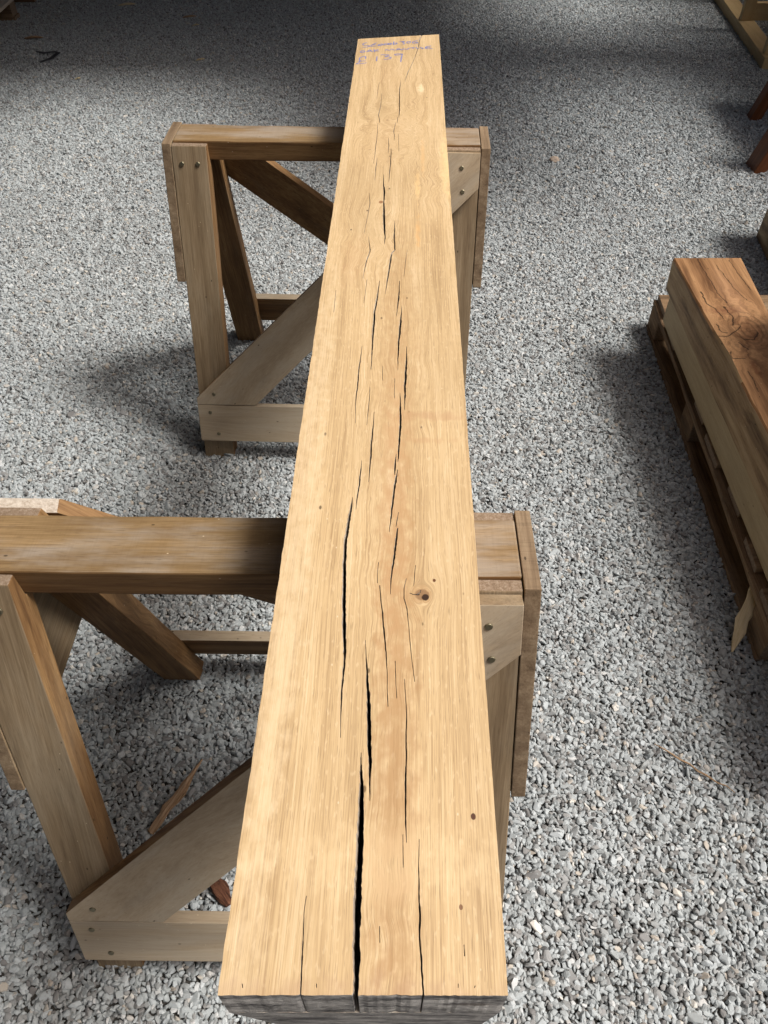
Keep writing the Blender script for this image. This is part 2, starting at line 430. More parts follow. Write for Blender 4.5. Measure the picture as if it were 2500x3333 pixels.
# ---------------------------------------------------------------- unseen overhead slabs, added and shaped to shade the far end and left
m_sheet, t, b = new_mat('shade_slab_mat')
b.inputs['Base Color'].default_value = (.16, .15, .14, 1); b.inputs['Roughness'].default_value = .8
def slab(name, poly, z, th, mat):
    bm = bmesh.new()
    lo = [bm.verts.new((x, y, z)) for x, y in poly]; hi = [bm.verts.new((x, y, z + th)) for x, y in poly]
    bm.faces.new(lo[::-1]); bm.faces.new(hi)
    for i in range(len(poly)):
        j = (i + 1) % len(poly); bm.faces.new((lo[i], lo[j], hi[j], hi[i]))
    bmesh.ops.recalc_face_normals(bm, faces=bm.faces[:])
    me = bpy.data.meshes.new(name); bm.to_mesh(me); bm.free()
    o = link(name, me, None, [mat]); tag(o, kind='structure'); return o
slab('shade_slab', [(-.45, 4.2), (.9, 4.2), (1.15, 3.0), (2.35, 2.95), (2.7, 4.5), (3.2, 4.3), (3.5, 3.1), (4.4, 2.3), (9, 1.2), (9, 5.2), (-.45, 5.2)], 2.6, .06, m_sheet)
slab('shade_slab', [(-7, -9), (.12, -9), (.12, 1.2), (-.4, 2.6), (-.5, 3.4), (-.45, 3.9), (-.45, 5.2), (-7, 5.2)], 2.608, .06, m_sheet)
slab('shade_slab', [(-7, 5.205), (2.5, 5.205), (2.7, 16), (-7, 16)], 2.604, .06, m_sheet)
slab('shade_slab', [(3.6, 5.205), (9, 5.205), (9, 16), (3.6, 16)], 2.604, .06, m_sheet)
slab('shade_slab', [(2.6, 6.9), (3.7, 6.7), (3.7, 16), (2.6, 16)], 2.67, .06, m_sheet)


# ---------------------------------------------------------------- the oak beam
CRACKS = [  # x, y on the beam top in metres, opening in millimetres
 [(0.096,2.1797,1.8),(0.0862,2.1342,2.2),(0.0832,2.0935,1.8),(0.0747,2.0281,1.1),(0.0622,1.9537,1.0),(0.0517,1.9005,1.4),(0.0456,1.8494,0.4)],
 [(0.0367,1.8606,0.4),(0.0333,1.8057,1.4),(0.0315,1.7277,1.7),(0.0318,1.6929,1.7),(0.0294,1.6521,0.7)],
 [(0.0276,1.6544,0.7),(0.0262,1.6264,0.6)],
 [(0.0232,1.6264,0.7),(0.0188,1.5855,1.3),(0.0201,1.5656,1.1),(0.0192,1.5418,0.4)],
 [(-0.0046,1.7844,0.4),(-0.0068,1.7127,1.0),(-0.0111,1.6687,1.3),(-0.0084,1.6264,0.6)],
 [(-0.0122,1.6241,0.4),(-0.0128,1.5722,0.9),(-0.0155,1.5122,1.0),(-0.0177,1.4633,0.5),(-0.0188,1.4396,0.3)],
 [(-0.0104,1.8494,0.4),(-0.0126,1.8057,0.8),(-0.0156,1.7531,0.3)],
 [(0.0086,1.5548,0.5),(0.0088,1.5122,1.2),(0.0076,1.4834,0.5)],
 [(0.0136,1.5039,0.9),(0.0121,1.4474,1.5),(0.0107,1.4165,1.0),(0.0104,1.4135,1.6),(0.0086,1.3644,0.4)],
 [(-0.0126,1.4633,0.5),(-0.0148,1.4165,1.3),(-0.0151,1.4044,0.8),(-0.0165,1.3732,0.4)],
 [(0.0277,1.5722,0.4),(0.0277,1.5206,0.5),(0.0279,1.4915,0.3)],
 [(-0.0008,1.3954,0.4),(-0.0008,1.3515,1.9),(0.0008,1.326,3.4),(-0.0004,1.2931,1.5),(0.0,1.2612,3.3),(0.0004,1.2078,3.2),(0.0018,1.1714,1.8),(0.0007,1.1468,0.3)],
 [(0.0174,1.2227,0.4),(0.0163,1.1714,2.1),(0.0169,1.1296,1.7),(0.0117,1.1195,2.1),(0.008,1.0768,2.3),(0.0053,1.0453,1.6),(0.0019,1.003,0.3)],
 [(-0.0252,1.3218,0.4),(-0.0236,1.285,1.1),(-0.0271,1.2379,0.7),(-0.032,1.1822,0.4)],
 [(-0.0247,1.1714,0.4),(-0.0214,1.1296,1.4),(-0.0274,1.0897,1.4),(-0.0316,1.0453,0.3)],
 [(0.0359,1.1296,0.3),(0.0324,1.0897,0.7),(0.0297,1.0515,0.3)],
 [(-0.0066,1.0391,0.7),(-0.0099,0.9913,2.2),(-0.0137,0.9572,2.8),(-0.0146,0.9139,2.7),(-0.016,0.8728,1.5),(-0.0166,0.8243,0.6)],
 [(-0.025,1.0453,0.3),(-0.0288,0.9798,0.3)],
 [(0.023,1.0391,0.7),(0.021,0.9913,1.9),(0.0174,0.9462,0.6)],
 [(0.0252,0.9713,0.3),(0.0226,0.9245,2.8),(0.02,0.8879,2.1),(0.0188,0.8579,1.5),(0.0178,0.8243,0.3)],
 [(0.03,0.8753,0.3),(0.0292,0.8385,2.0),(0.0271,0.8012,2.8),(0.026,0.77,1.7),(0.025,0.7443,0.3)],
 [(-0.0291,0.8778,0.3),(-0.032,0.8337,1.4),(-0.0338,0.7877,1.4),(-0.0351,0.757,0.8),(-0.0341,0.7195,0.3)],
 [(-0.0177,0.7883,0.3),(-0.0181,0.7663,0.7),(-0.0194,0.7449,0.7),(-0.0205,0.716,0.3)],
 [(0.02,0.7772,0.4),(0.02,0.7491,1.9),(0.0198,0.7181,2.3),(0.0184,0.6922,2.0),(0.0165,0.6636,1.5),(0.0157,0.6524,0.5)],
 [(0.0143,0.6654,0.5),(0.0127,0.6451,1.8),(0.0117,0.6308,0.5)],
 [(0.0152,0.6397,0.5),(0.0133,0.6244,2.2),(0.0113,0.6049,2.1),(0.0091,0.5818,1.8),(0.0071,0.5616,1.2),(0.0055,0.5458,0.3)],
 [(-0.0121,0.7407,0.3),(-0.0128,0.716,1.1),(-0.0145,0.6845,1.6),(-0.0152,0.6598,1.7),(-0.0164,0.6361,0.8),(-0.0172,0.6202,0.3)],
 [(-0.0256,0.6543,0.3),(-0.0263,0.6379,1.3),(-0.0275,0.6149,1.5),(-0.0285,0.607,1.4),(-0.0297,0.5901,0.9),(-0.0303,0.5777,0.3)],
 [(-0.0344,0.5964,0.3),(-0.0351,0.5798,2.1),(-0.0375,0.5596,2.9),(-0.0397,0.5362,3.2),(-0.0402,0.5082,3.4),(-0.0397,0.4815,3.3),(-0.0388,0.4559,3.5),(-0.0379,0.4315,3.4),(-0.0369,0.4111,3.1),(-0.0362,0.393,2.3),(-0.0367,0.3784,1.8),(-0.0371,0.3641,1.5),(-0.0376,0.3503,1.2),(-0.0376,0.3478,1.5),(-0.0374,0.3318,0.7),(-0.0369,0.3131,0.3)],
 [(0.0158,0.5737,0.3),(0.0139,0.5616,1.0),(0.0123,0.5517,0.4)],
 [(0.0145,0.5513,0.9),(0.0127,0.5362,2.0),(0.0108,0.5155,2.0),(0.0089,0.4992,1.8),(0.0072,0.4832,1.1),(0.0062,0.4643,0.3)],
 [(-0.0044,0.4754,0.7),(-0.003,0.4559,0.9),(-0.0012,0.4379,1.2),(0.0005,0.4158,1.4),(0.002,0.396,1.0),(0.0027,0.3784,0.6),(0.0029,0.3613,0.4),(0.0034,0.3423,0.3),(0.003,0.3414,0.3)],
 [(-0.0055,0.5046,0.3),(-0.0066,0.4902,0.3),(-0.0065,0.478,0.3)],
 [(0.032,0.501,0.3),(0.0307,0.4902,0.6),(0.0293,0.4745,0.4)],
 [(0.0223,0.4841,0.3),(0.0197,0.4728,0.7),(0.0197,0.4593,0.8),(0.022,0.4476,0.8),(0.0232,0.4299,0.5),(0.0243,0.4081,0.4),(0.0255,0.3901,0.3),(0.0275,0.367,0.3)],
 [(-0.0174,0.4111,0.3),(-0.0164,0.3945,0.8),(-0.0153,0.3755,1.5),(-0.0152,0.3695,2.1),(-0.0138,0.3561,2.7),(-0.013,0.3349,3.2),(-0.0126,0.3162,3.4),(-0.0119,0.2937,2.8),(-0.0114,0.2765,1.4),(-0.0114,0.2585,0.3)],
 [(-0.0193,0.2996,0.4),(-0.0188,0.285,1.6),(-0.0181,0.2723,3.0),(-0.0182,0.2571,4.0),(-0.0185,0.2385,4.4),(-0.0189,0.2194,5.1),(-0.0193,0.2011,5.3),(-0.0196,0.1835,5.4),(-0.0195,0.1923,5.2),(-0.0197,0.1697,4.8),(-0.0196,0.147,4.7),(-0.0194,0.1278,3.2),(-0.02,0.1191,3.7),(-0.0201,0.1117,3.9)],
 [(0.0184,0.3698,0.3),(0.019,0.3511,0.4),(0.0197,0.3334,0.9),(0.0188,0.3193,1.0),(0.0185,0.2937,1.1),(0.0177,0.2723,1.4),(0.017,0.2517,1.2),(0.017,0.2346,0.7),(0.0172,0.2257,0.3)],
 [(0.0147,0.2321,0.3),(0.0146,0.2194,0.5),(0.0144,0.2071,0.3)],
 [(0.0272,0.2282,0.3),(0.0264,0.2071,0.6),(0.026,0.1893,1.0),(0.0259,0.1722,1.2),(0.0255,0.1594,1.3),(0.0263,0.1445,1.2),(0.0269,0.1325,1.1),(0.0267,0.1163,1.1)],
 [(-0.0575,0.187,0.3),(-0.0584,0.1756,0.5),(-0.058,0.1601,0.8),(-0.0577,0.1445,1.0),(-0.0572,0.1243,0.9),(-0.0566,0.1163,0.8)],
 [(0.0513,0.1301,0.3),(0.051,0.1229,0.4)],
 [(0.0629,0.129,0.3),(0.0624,0.1229,0.3)],
 [(0.057,0.1544,0.3),(0.0568,0.147,0.3)],
 [(-0.0981,0.1301,0.3),(-0.0973,0.1237,0.3)],
 [(-0.0467,0.1301,0.3),(-0.0464,0.1243,0.3)],
 [(-0.0031,0.1278,0.3),(-0.0031,0.1231,0.3)],
 [(0.0103,0.3886,0.3),(0.0107,0.367,0.3),(0.0112,0.3503,0.3)],
 [(-0.0032,0.1666,0.3),(-0.0029,0.1557,0.3)],
 [(0.025,0.4657,0.5),(0.0287,0.464,0.8),(0.0328,0.4643,1.2),(0.0356,0.4668,0.7),(0.0363,0.4697,0.3)],
 [(-0.0698,1.0149,0.3),(-0.0702,0.9855,0.6),(-0.0706,0.9572,0.3)],
 [(-0.0022,0.832,0.3),(-0.0019,0.8156,0.3),(-0.0017,0.8018,0.3)],
 [(0.0136,0.8064,0.3),(0.0134,0.7883,0.4),(0.0128,0.7663,0.3)],
]
STROKES = [
 [(-0.0401,2.1089),(-0.0455,2.107),(-0.051,2.0987),(-0.0494,2.0907),(-0.0374,2.0878),(-0.0338,2.085),(-0.0373,2.0792),(-0.0503,2.0742)],
 [(-0.0171,2.1081),(-0.0233,2.1016),(-0.0297,2.0907),(-0.0321,2.0853),(-0.0267,2.0828),(-0.0172,2.0864)],
 [(-0.0289,2.0936),(-0.019,2.0958)],
 [(-0.0065,2.1009),(-0.0125,2.0943),(-0.0142,2.0889),(-0.0112,2.0864),(-0.0053,2.0907),(-0.0029,2.0972),(-0.0065,2.1009)],
 [(0.0079,2.1052),(0.0007,2.0998),(-0.0005,2.0936),(0.0031,2.0922),(0.009,2.0972),(0.0109,2.1034),(0.0079,2.1052)],
 [(0.0151,2.1059),(0.0102,2.0994),(0.0096,2.095),(0.0138,2.0943),(0.018,2.1009),(0.0175,2.1052),(0.0151,2.1059)],
 [(0.0313,2.107),(0.0247,2.1059),(0.0216,2.0998),(0.0234,2.095),(0.0282,2.0965),(0.0312,2.1034),(0.0313,2.107)],
 [(0.0241,2.1162),(0.0228,2.1052)],
 [(0.0374,2.118),(0.0446,2.1169),(0.0513,2.1206),(0.0433,2.1118),(0.0475,2.1089),(0.0492,2.1034),(0.0449,2.0965)],
 [(0.0609,2.1191),(0.0554,2.1144),(0.0546,2.107),(0.0594,2.1052),(0.0631,2.1107),(0.0639,2.1169),(0.0609,2.1191)],
 [(0.0815,2.1243),(0.0717,2.118),(0.0679,2.1107),(0.0702,2.1045),(0.0786,2.1052),(0.0823,2.1107),(0.074,2.1125)],
 [(-0.0487,2.0516),(-0.0539,2.0488),(-0.055,2.0411),(-0.052,2.0383),(-0.0462,2.0418),(-0.0451,2.0488),(-0.0487,2.0516)],
 [(-0.0413,2.0429),(-0.0369,2.0509),(-0.0335,2.0593),(-0.0305,2.0516),(-0.0269,2.0429)],
 [(-0.0386,2.0464),(-0.031,2.0488)],
 [(-0.0235,2.0604),(-0.0218,2.0411)],
 [(-0.0135,2.0604),(-0.0217,2.0499),(-0.0111,2.0488)],
 [(0.003,2.0534),(0.006,2.0615),(0.0124,2.0516),(0.0184,2.0657),(0.0248,2.0544)],
 [(0.0277,2.0551),(0.0313,2.0604),(0.0344,2.0685),(0.0378,2.0622),(0.0419,2.0551)],
 [(0.0313,2.0593),(0.039,2.0593)],
 [(0.0436,2.0569),(0.0456,2.0664),(0.0549,2.0593),(0.0586,2.07)],
 [(0.0598,2.07),(0.073,2.0746)],
 [(0.0676,2.0728),(0.0698,2.0657)],
 [(0.076,2.0764),(0.0769,2.0675),(0.0823,2.0685)],
 [(0.0848,2.0746),(0.0918,2.07),(0.0928,2.0664),(0.0881,2.065)],
 [(0.1125,2.0853),(0.1017,2.0817),(0.0978,2.0728),(0.0999,2.065),(0.1147,2.0664)],
 [(0.099,2.0735),(0.1098,2.0756)],
 [(-0.0425,1.9967),(-0.0422,2.0136),(-0.048,2.0119),(-0.0559,2.0034),(-0.0569,1.9933),(-0.0544,1.9833),(-0.0575,1.97),(-0.0647,1.9601)],
 [(-0.063,1.9618),(-0.0517,1.9634),(-0.0393,1.9693)],
 [(-0.06,1.9793),(-0.0417,1.9826)],
 [(-0.0161,2.0119),(-0.0171,1.9806)],
 [(-0.0075,2.0232),(0.003,2.0232),(0.014,2.0238),(0.0006,2.0085),(0.0099,2.0102),(0.0177,2.0051),(0.0122,1.995),(-0.0005,1.9906)],
 [(0.042,2.029),(0.031,2.0307),(0.0239,2.0238),(0.0274,2.0197),(0.0402,2.0245),(0.0432,2.03)],
 [(0.0432,2.03),(0.0406,2.0102),(0.0383,1.975)],
]

BT, BH = .926, .1445
NL, NR, FR, FL = Vector((-.114, .123)), Vector((.085, .123)), Vector((.135, 2.173)), Vector((-.063, 2.138))
verts, edges = [], []
def add_loop(lp):
    n0 = len(verts); verts.extend(lp)
    edges.extend((n0 + i, n0 + (i + 1) % len(lp)) for i in range(len(lp)))
outline = []
def side(a, b, n, amp, nv):
    for i in range(n):
        p = a.lerp(b, i / n)
        k = 0 if i == 0 else mnoise.noise(Vector((p.x * 9, p.y * 9, amp * 5000))) * amp + random.gauss(0, amp * .35)
        outline.append(p + nv * k)
side(NL, NR, 60, .00045, Vector((0, 1))); side(NR, FR, 200, .00025, Vector((1, 0)))
side(FR, FL, 30, .0008, Vector((0, 1))); side(FL, NL, 200, .0006, Vector((1, 0)))
add_loop(outline)
polys = []
cpts = []
def rag(p, k, w):      # torn fibres: short saw-tooth steps along the split's lip
    u_ = p.y * 70 + 3 * mnoise.noise(Vector((p.y * 25, k, 0)))
    return (u_ % 1.0 - .5) * min(w * .55, .0007)
for ci, cr_ in enumerate(CRACKS):
    cr_ = list(cr_)
    if abs(cr_[0][1] - cr_[-1][1]) > abs(cr_[0][0] - cr_[-1][0]):
        cr_.sort(key=lambda p: -p[1])
        q = [cr_[0]]
        for p in cr_[1:]:
            if q[-1][1] - p[1] > .003: q.append(p)
        cr_ = q
        if cr_[-1][1] < .1275:
            cr_[-1] = (cr_[-1][0], .118 if cr_[0][1] - cr_[-1][1] > .03 else .1275, cr_[-1][2])
        if len(cr_) < 2 or cr_[0][1] - cr_[-1][1] < .001: continue
    left, right = [], []
    for k in range(len(cr_) - 1):
        a_, b_ = cr_[k], cr_[k + 1]
        pa, pb = Vector(a_[:2]), Vector(b_[:2]); ln = (pb - pa).length
        m_ = max(1, int(ln / .0022)); dr = (pb - pa).normalized(); nv = Vector((-dr.y, dr.x))
        for i in range(m_ + (1 if k == len(cr_) - 2 else 0)):
            s_ = i / m_; p = pa.lerp(pb, s_); w = (a_[2] * (1 - s_) + b_[2] * s_) * .00056
            w = max(w, .00028)
            wob = mnoise.noise(Vector((p.x * 40, p.y * 55, ci))) * min(w * 1.0, .0006)
            p = p + nv * wob
            left.append(p + nv * (w * (1 + .10 * random.uniform(-1, 1)) + rag(p, ci, w))); right.append(p - nv * (w * (1 + .10 * random.uniform(-1, 1)) + rag(p, ci + 50, w))); cpts.append((p.x, p.y, w))
    tip0 = Vector(cr_[0][:2]); tip1 = Vector(cr_[-1][:2])
    lp = left + right[::-1]
    polys.append(lp); add_loop(lp)
vo, eo, fo, *_ = delaunay_2d_cdt([Vector(v_) for v_ in verts], edges, [], 0, 1e-7)
def inside(p, poly):
    r = False; j = len(poly) - 1
    for i in range(len(poly)):
        if (poly[i].y > p.y) != (poly[j].y > p.y) and p.x < (poly[j].x - poly[i].x) * (p.y - poly[i].y) / (poly[j].y - poly[i].y) + poly[i].x: r = not r
        j = i
    return r
bbs = [(min(p.x for p in q), max(p.x for p in q), min(p.y for p in q), max(p.y for p in q)) for q in polys]
bm = bmesh.new()
bv = [bm.verts.new((v_.x, v_.y, BT)) for v_ in vo]
for f_ in fo:
    cpt = (vo[f_[0]] + vo[f_[1]] + vo[f_[2]]) / 3
    if not inside(cpt, outline): continue
    if any(b_[0] <= cpt.x <= b_[1] and b_[2] <= cpt.y <= b_[3] and inside(cpt, q) for q, b_ in zip(polys, bbs)): continue
    try: nf_ = bm.faces.new([bv[i] for i in f_])
    except ValueError: continue
bmesh.ops.recalc_face_normals(bm, faces=bm.faces[:])
for f_ in bm.faces:
    if f_.normal.z < 0: f_.normal_flip()
SD = .055
bound = [e_ for e_ in bm.edges if len(e_.link_faces) == 1]
low = {}
for e_ in bound:
    for v_ in e_.verts:
        if v_ not in low: low[v_] = bm.verts.new((v_.co.x, v_.co.y, BT - SD))
oset = [p.copy() for p in outline]
def on_outline(p):
    return (p.y < .1265) or any(False for _ in ())
def edge_kind(e_):
    a_, b_ = e_.verts[0].co, e_.verts[1].co; mid = (a_ + b_) / 2
    if a_.y < .1262 and b_.y < .1262 and abs(a_.y - b_.y) < .0022: return 1
    xl = NL.x + (FL.x - NL.x) * (mid.y - NL.y) / (FL.y - NL.y); xr = NR.x + (FR.x - NR.x) * (mid.y - NR.y) / (FR.y - NR.y)
    if abs(mid.x - xl) < .0025 or abs(mid.x - xr) < .0025: return 0
    return 2
CP = np.array(cpts)
midv = {}
for e_ in bound:
    k = edge_kind(e_)
    if k == 2:
        f0 = e_.link_faces[0]
        for l_ in f0.loops:
            if l_.edge == e_: a_, b_ = l_.vert, l_.link_loop_next.vert
        dn = (b_.co - a_.co); nrm = Vector((dn.y, -dn.x, 0)).normalized()      # out of the wood, into the split
        for v_ in (a_, b_):
            if v_ not in midv:
                d2 = (CP[:, 0] - v_.co.x) ** 2 + (CP[:, 1] - v_.co.y) ** 2; w_ = CP[d2.argmin(), 2]
                sh_ = w_ * (.38 if nrm.x > 0 else .05)
                midv[v_] = bm.verts.new((v_.co.x + nrm.x * sh_, v_.co.y, BT - .007)); low[v_].co.x += nrm.x * sh_
        bm.faces.new((b_, a_, midv[a_], midv[b_])).material_index = 2
        bm.faces.new((midv[b_], midv[a_], low[a_], low[b_])).material_index = 2
        continue
    f0 = e_.link_faces[0]
    for l_ in f0.loops:
        if l_.edge == e_: a_, b_ = l_.vert, l_.link_loop_next.vert
    nf_ = bm.faces.new((b_, a_, low[a_], low[b_])); nf_.material_index = k
# block below the split zone, its left lower edge worn away
IN = .012
z1, z2 = BT - SD, BT - BH
def xy(p, z, dx=0, dy=0): return bm.verts.new((p.x + dx, p.y + dy, z))
tp = [xy(p, z1) for p in (NL, NR, FR, FL)]
bt = [xy(NL, z2, .035, .006), xy(NR, z2, -.008, .006), xy(FR, z2), xy(FL, z2, .004)]
bm.faces.new(tp).material_index = 2; bm.faces.new(bt[::-1])
for i in range(4):
    j = (i + 1) % 4
    f_ = bm.faces.new((tp[j], tp[i], bt[i], bt[j])); f_.material_index = 1 if i == 0 else 0
me = bpy.data.meshes.new('oak_beam'); bm.to_mesh(me); bm.free()
BG = (Vector((.036, 2.155)) - Vector((-.0145, .123))).normalized()
at = me.attributes.new('grain', 'FLOAT_VECTOR', 'POINT')
for i, v_ in enumerate(me.vertices):
    q = Vector((v_.co.x + .0145, v_.co.y - .123)); al = q.dot(BG); ac = q.x * BG.y - q.y * BG.x
    at.data[i].vector = (al + .123, ac - .0145 + .0, v_.co.z - BT)
beam = link('oak_beam', me, None, [m_oak, m_endw, m_crack])
tag(beam, 'long pale planed oak beam with black drying splits lying across both trestles', 'beam')
# handwriting
bm = bmesh.new()
for st in STROKES:
    w = .00105
    n = len(st)
    L_, R_ = [], []
    fine_ = []
    for i in range(n):
        p = Vector(st[i])
        if 0 < i < n - 1:
            a_, b_ = Vector(st[i - 1]), Vector(st[i + 1]); fine_ += [p * .75 + a_ * .25, p * .85 + (a_ + b_) * .075, p * .75 + b_ * .25]
        else: fine_.append(p)
    for i, p in enumerate(fine_):
        d_ = (fine_[min(i + 1, len(fine_) - 1)] - fine_[max(i - 1, 0)])
        if d_.length < 1e-6: d_ = Vector((1, 0))
        d_.normalize(); nv = Vector((-d_.y, d_.x)) * w * random.uniform(.75, 1.15)
        L_.append(bm.verts.new((p.x + nv.x, p.y + nv.y, BT + .0005))); R_.append(bm.verts.new((p.x - nv.x, p.y - nv.y, BT + .0005)))
    for i in range(len(L_) - 1): bm.faces.new((R_[i], R_[i + 1], L_[i + 1], L_[i]))
for f_ in bm.faces:
    f_.normal_update()
    if f_.normal.z < 0: f_.normal_flip()
me = bpy.data.meshes.new('handwriting'); bm.to_mesh(me); bm.free()
hw = link('handwriting', me, beam, [m_ink])
tag(hw, 'blue pen writing SE000306 OAK MANTLE £139')

# ---------------------------------------------------------------- trestles
def screw(p, n, parent):
    n = Vector(n).normalized(); q = n.to_track_quat('Z', 'Y').to_matrix()
    bm = bmesh.new()
    ring = []
    for r, h in ((.0052, -.001), (.0051, .0007), (.0042, .0015)):
        ring.append([bm.verts.new((r * math.cos(a_ * math.pi / 7), r * math.sin(a_ * math.pi / 7), h)) for a_ in range(14)])
    for A_, B_ in zip(ring, ring[1:]):
        for i in range(14): bm.faces.new((A_[i], A_[(i + 1) % 14], B_[(i + 1) % 14], B_[i]))
    bm.faces.new(ring[-1])
    for dx, dy in ((.0026, .0006), (.0006, .0026)):
        f_ = bm.faces.new([bm.verts.new((sx * dx, sy * dy, .00145 + dx * .01)) for sx, sy in ((-1, -1), (1, -1), (1, 1), (-1, 1))]); f_.material_index = 1
    Rz = Matrix.Rotation(random.uniform(0, 3), 3, 'Z')
    for v_ in bm.verts: v_.co = q @ (Rz @ v_.co) + Vector(p)
    me = bpy.data.meshes.new('screw'); bm.to_mesh(me); bm.free()
    return link('screw', me, parent, [m_screw, m_hole])
HW, RH, SPL = .363, .781, .314
def trestle(cx, cy, yaw, lean, label, platez, railmat, reartop):
    root = empty('trestle', (cx, cy, 0), yaw)
    tag(root, label, 'trestle', 'timber A frame trestles under the beam')
    def sh(c_):
        k_ = (1 - c_.z / RH); t_ = (HW - c_.x) / (2 * HW)
        return lean * (t_ * (.38 + 1.62 * k_) + (1 - t_) * k_)
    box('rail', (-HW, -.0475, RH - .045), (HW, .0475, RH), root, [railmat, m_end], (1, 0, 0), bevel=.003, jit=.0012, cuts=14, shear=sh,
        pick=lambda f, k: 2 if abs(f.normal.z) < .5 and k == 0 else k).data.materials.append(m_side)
    for sx, pl in ((-1, platez), (1, platez)):
        y_t, y_b = .0655, .0655 + (RH - pl) * SPL
        poly = [(-y_b, pl), (y_b, pl), (y_t, RH - .001), (-y_t, RH - .001)]
        x0 = HW + .0015 if sx > 0 else -HW - .0015 - .021
        board('end_plate', poly, (x0, 0, 0), (0, 1, 0), (0, 0, 1), .021, root, [m_gusset, m_gusset], (0, 1, 0), shear=sh, bevel=.0014, jit=.0006,
              pick=lambda f, k, s_=sx: 2 if f.normal.x * s_ < -.8 else k).data.materials.append(m_front)
    up_ = Vector((0, SPL, 1)).normalized()
    for s in (-1, 1):           # s=-1 the side nearest the camera
        R = Matrix.Rotation(0 if s < 0 else math.pi, 4, 'Z')
        def mk(name, poly, org, ux, uy, th, mats, gr, **k):
            o_ = R.to_3x3() @ Vector(org); a_ = R.to_3x3() @ Vector(ux); b_ = R.to_3x3() @ Vector(uy); g_ = R.to_3x3() @ Vector(gr)
            return board(name, poly, o_, a_, b_, th, root, mats, g_, shear=sh, **k)
        outn = R.to_3x3() @ Vector((0, -1, SPL)).normalized()
        for x0 in (-HW, HW - .083):
            prof = [(-.0655, RH - .005), (-.309, 0), (-.262, 0), (-.031, RH - .0455), (-.048, RH - .0455), (-.048, RH - .005)]
            leg = mk('leg', prof, (x0, 0, 0), (0, 1, 0), (0, 0, 1), .083, [m_side, m_end, m_front], (0, SPL, 1), bevel=.0018, jit=.001, cuts=8,
                     pick=lambda f, k: 2 if f.normal.dot(outn) > .8 else k)
            if x0 < 0:
                for q_ in (.022, .060):
                    p_ = R.to_3x3() @ Vector((x0 + q_, -.0655 - .038 * SPL, RH - .042)); p_ += outn * .0012; p_.x += sh(p_)
                    screw(p_, outn, leg)
        n_ = Vector((0, -1, SPL)).normalized()
        org = Vector((0, -.0655, RH)) + n_ * .0006
        k_ = math.sqrt(1 + SPL * SPL)
        btop = .773 if s < 0 else reartop
        zz = lambda x_, z_: (x_, (z_ - RH) * k_)
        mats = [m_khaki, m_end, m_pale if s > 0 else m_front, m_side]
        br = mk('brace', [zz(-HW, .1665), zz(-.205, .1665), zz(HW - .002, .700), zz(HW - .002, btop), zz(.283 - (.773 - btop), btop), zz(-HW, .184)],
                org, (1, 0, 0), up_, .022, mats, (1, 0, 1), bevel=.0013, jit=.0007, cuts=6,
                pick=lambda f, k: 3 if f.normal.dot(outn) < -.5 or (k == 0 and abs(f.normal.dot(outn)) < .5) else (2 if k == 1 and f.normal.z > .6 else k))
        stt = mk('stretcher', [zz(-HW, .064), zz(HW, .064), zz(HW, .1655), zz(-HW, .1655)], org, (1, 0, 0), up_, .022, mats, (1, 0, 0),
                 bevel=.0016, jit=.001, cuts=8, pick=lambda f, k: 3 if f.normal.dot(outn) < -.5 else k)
        def sc(par, x_, z_):
            p_ = org + Vector((x_, 0, 0)) + up_ * ((z_ - RH) * k_) + n_ * .0223
            p_ = R.to_3x3() @ p_; p_.x += sh(p_)
            screw(p_, outn, par)
        for x_, z_ in ((.319, .742), (.324, .693), (-.315, .196)): sc(br, x_, z_)
        for x_, z_ in ((-.33, .145), (-.312, .085), (.33, .148), (.31, .088)): sc(stt, x_, z_)
    return root
trestle(-.192, .652, math.radians(-.8), .032, 'nearer wooden trestle, its wide brown rail cut off by the left edge of the photo', .43, m_rail, .757)
trestle(-.135, 1.937, math.radians(-2.1), .0, 'farther wooden trestle seen whole behind the first, under the far half of the beam', .475, m_rail, .752)

# ---------------------------------------------------------------- pallet with two beams at the right
pal = empty('pallet', (.893, 2.288, 0), math.radians(-2.0) * 0)
tag(pal, 'dirty wooden pallet on the gravel under the orange oak beam at right', 'pallet')
def SHP(c_): return (c_.y) * .040     # pallet runs slightly aslant of the trestles
PL = 1.325
for x0 in (0, .43, .86):
    box('skid_board', (x0, -PL, .002), (x0 + .09, 0, .020), pal, [m_pallet, m_end], (0, 1, 0), shear=SHP, bevel=.002, jit=.0025, cuts=16)
    for y0 in (-.10, -.60, -PL + .0):
        box('block', (x0 + .003, y0, .0205), (x0 + .088, y0 + .098, .092), pal, [m_pallet, m_end], (0, 1, 0), shear=SHP, bevel=.003, jit=.002)
    box('stringer_board', (x0 + .001, -PL, .0925), (x0 + .09, 0, .110), pal, [m_pallet, m_end], (0, 1, 0), shear=SHP, bevel=.002, jit=.003, cuts=16)
y0 = -.115
for k in range(8):
    w = [.115, .095, .10, .12, .095, .11, .10, .115][k]
    yy = -PL + (PL - .115) * k / 7
    box('deck_slat', (.006 + .006 * (k % 3), yy, .1105), (.95, yy + w, .130), pal, [m_pallet, m_end], (1, 0, 0), shear=SHP, bevel=.002, jit=.002, cuts=10)

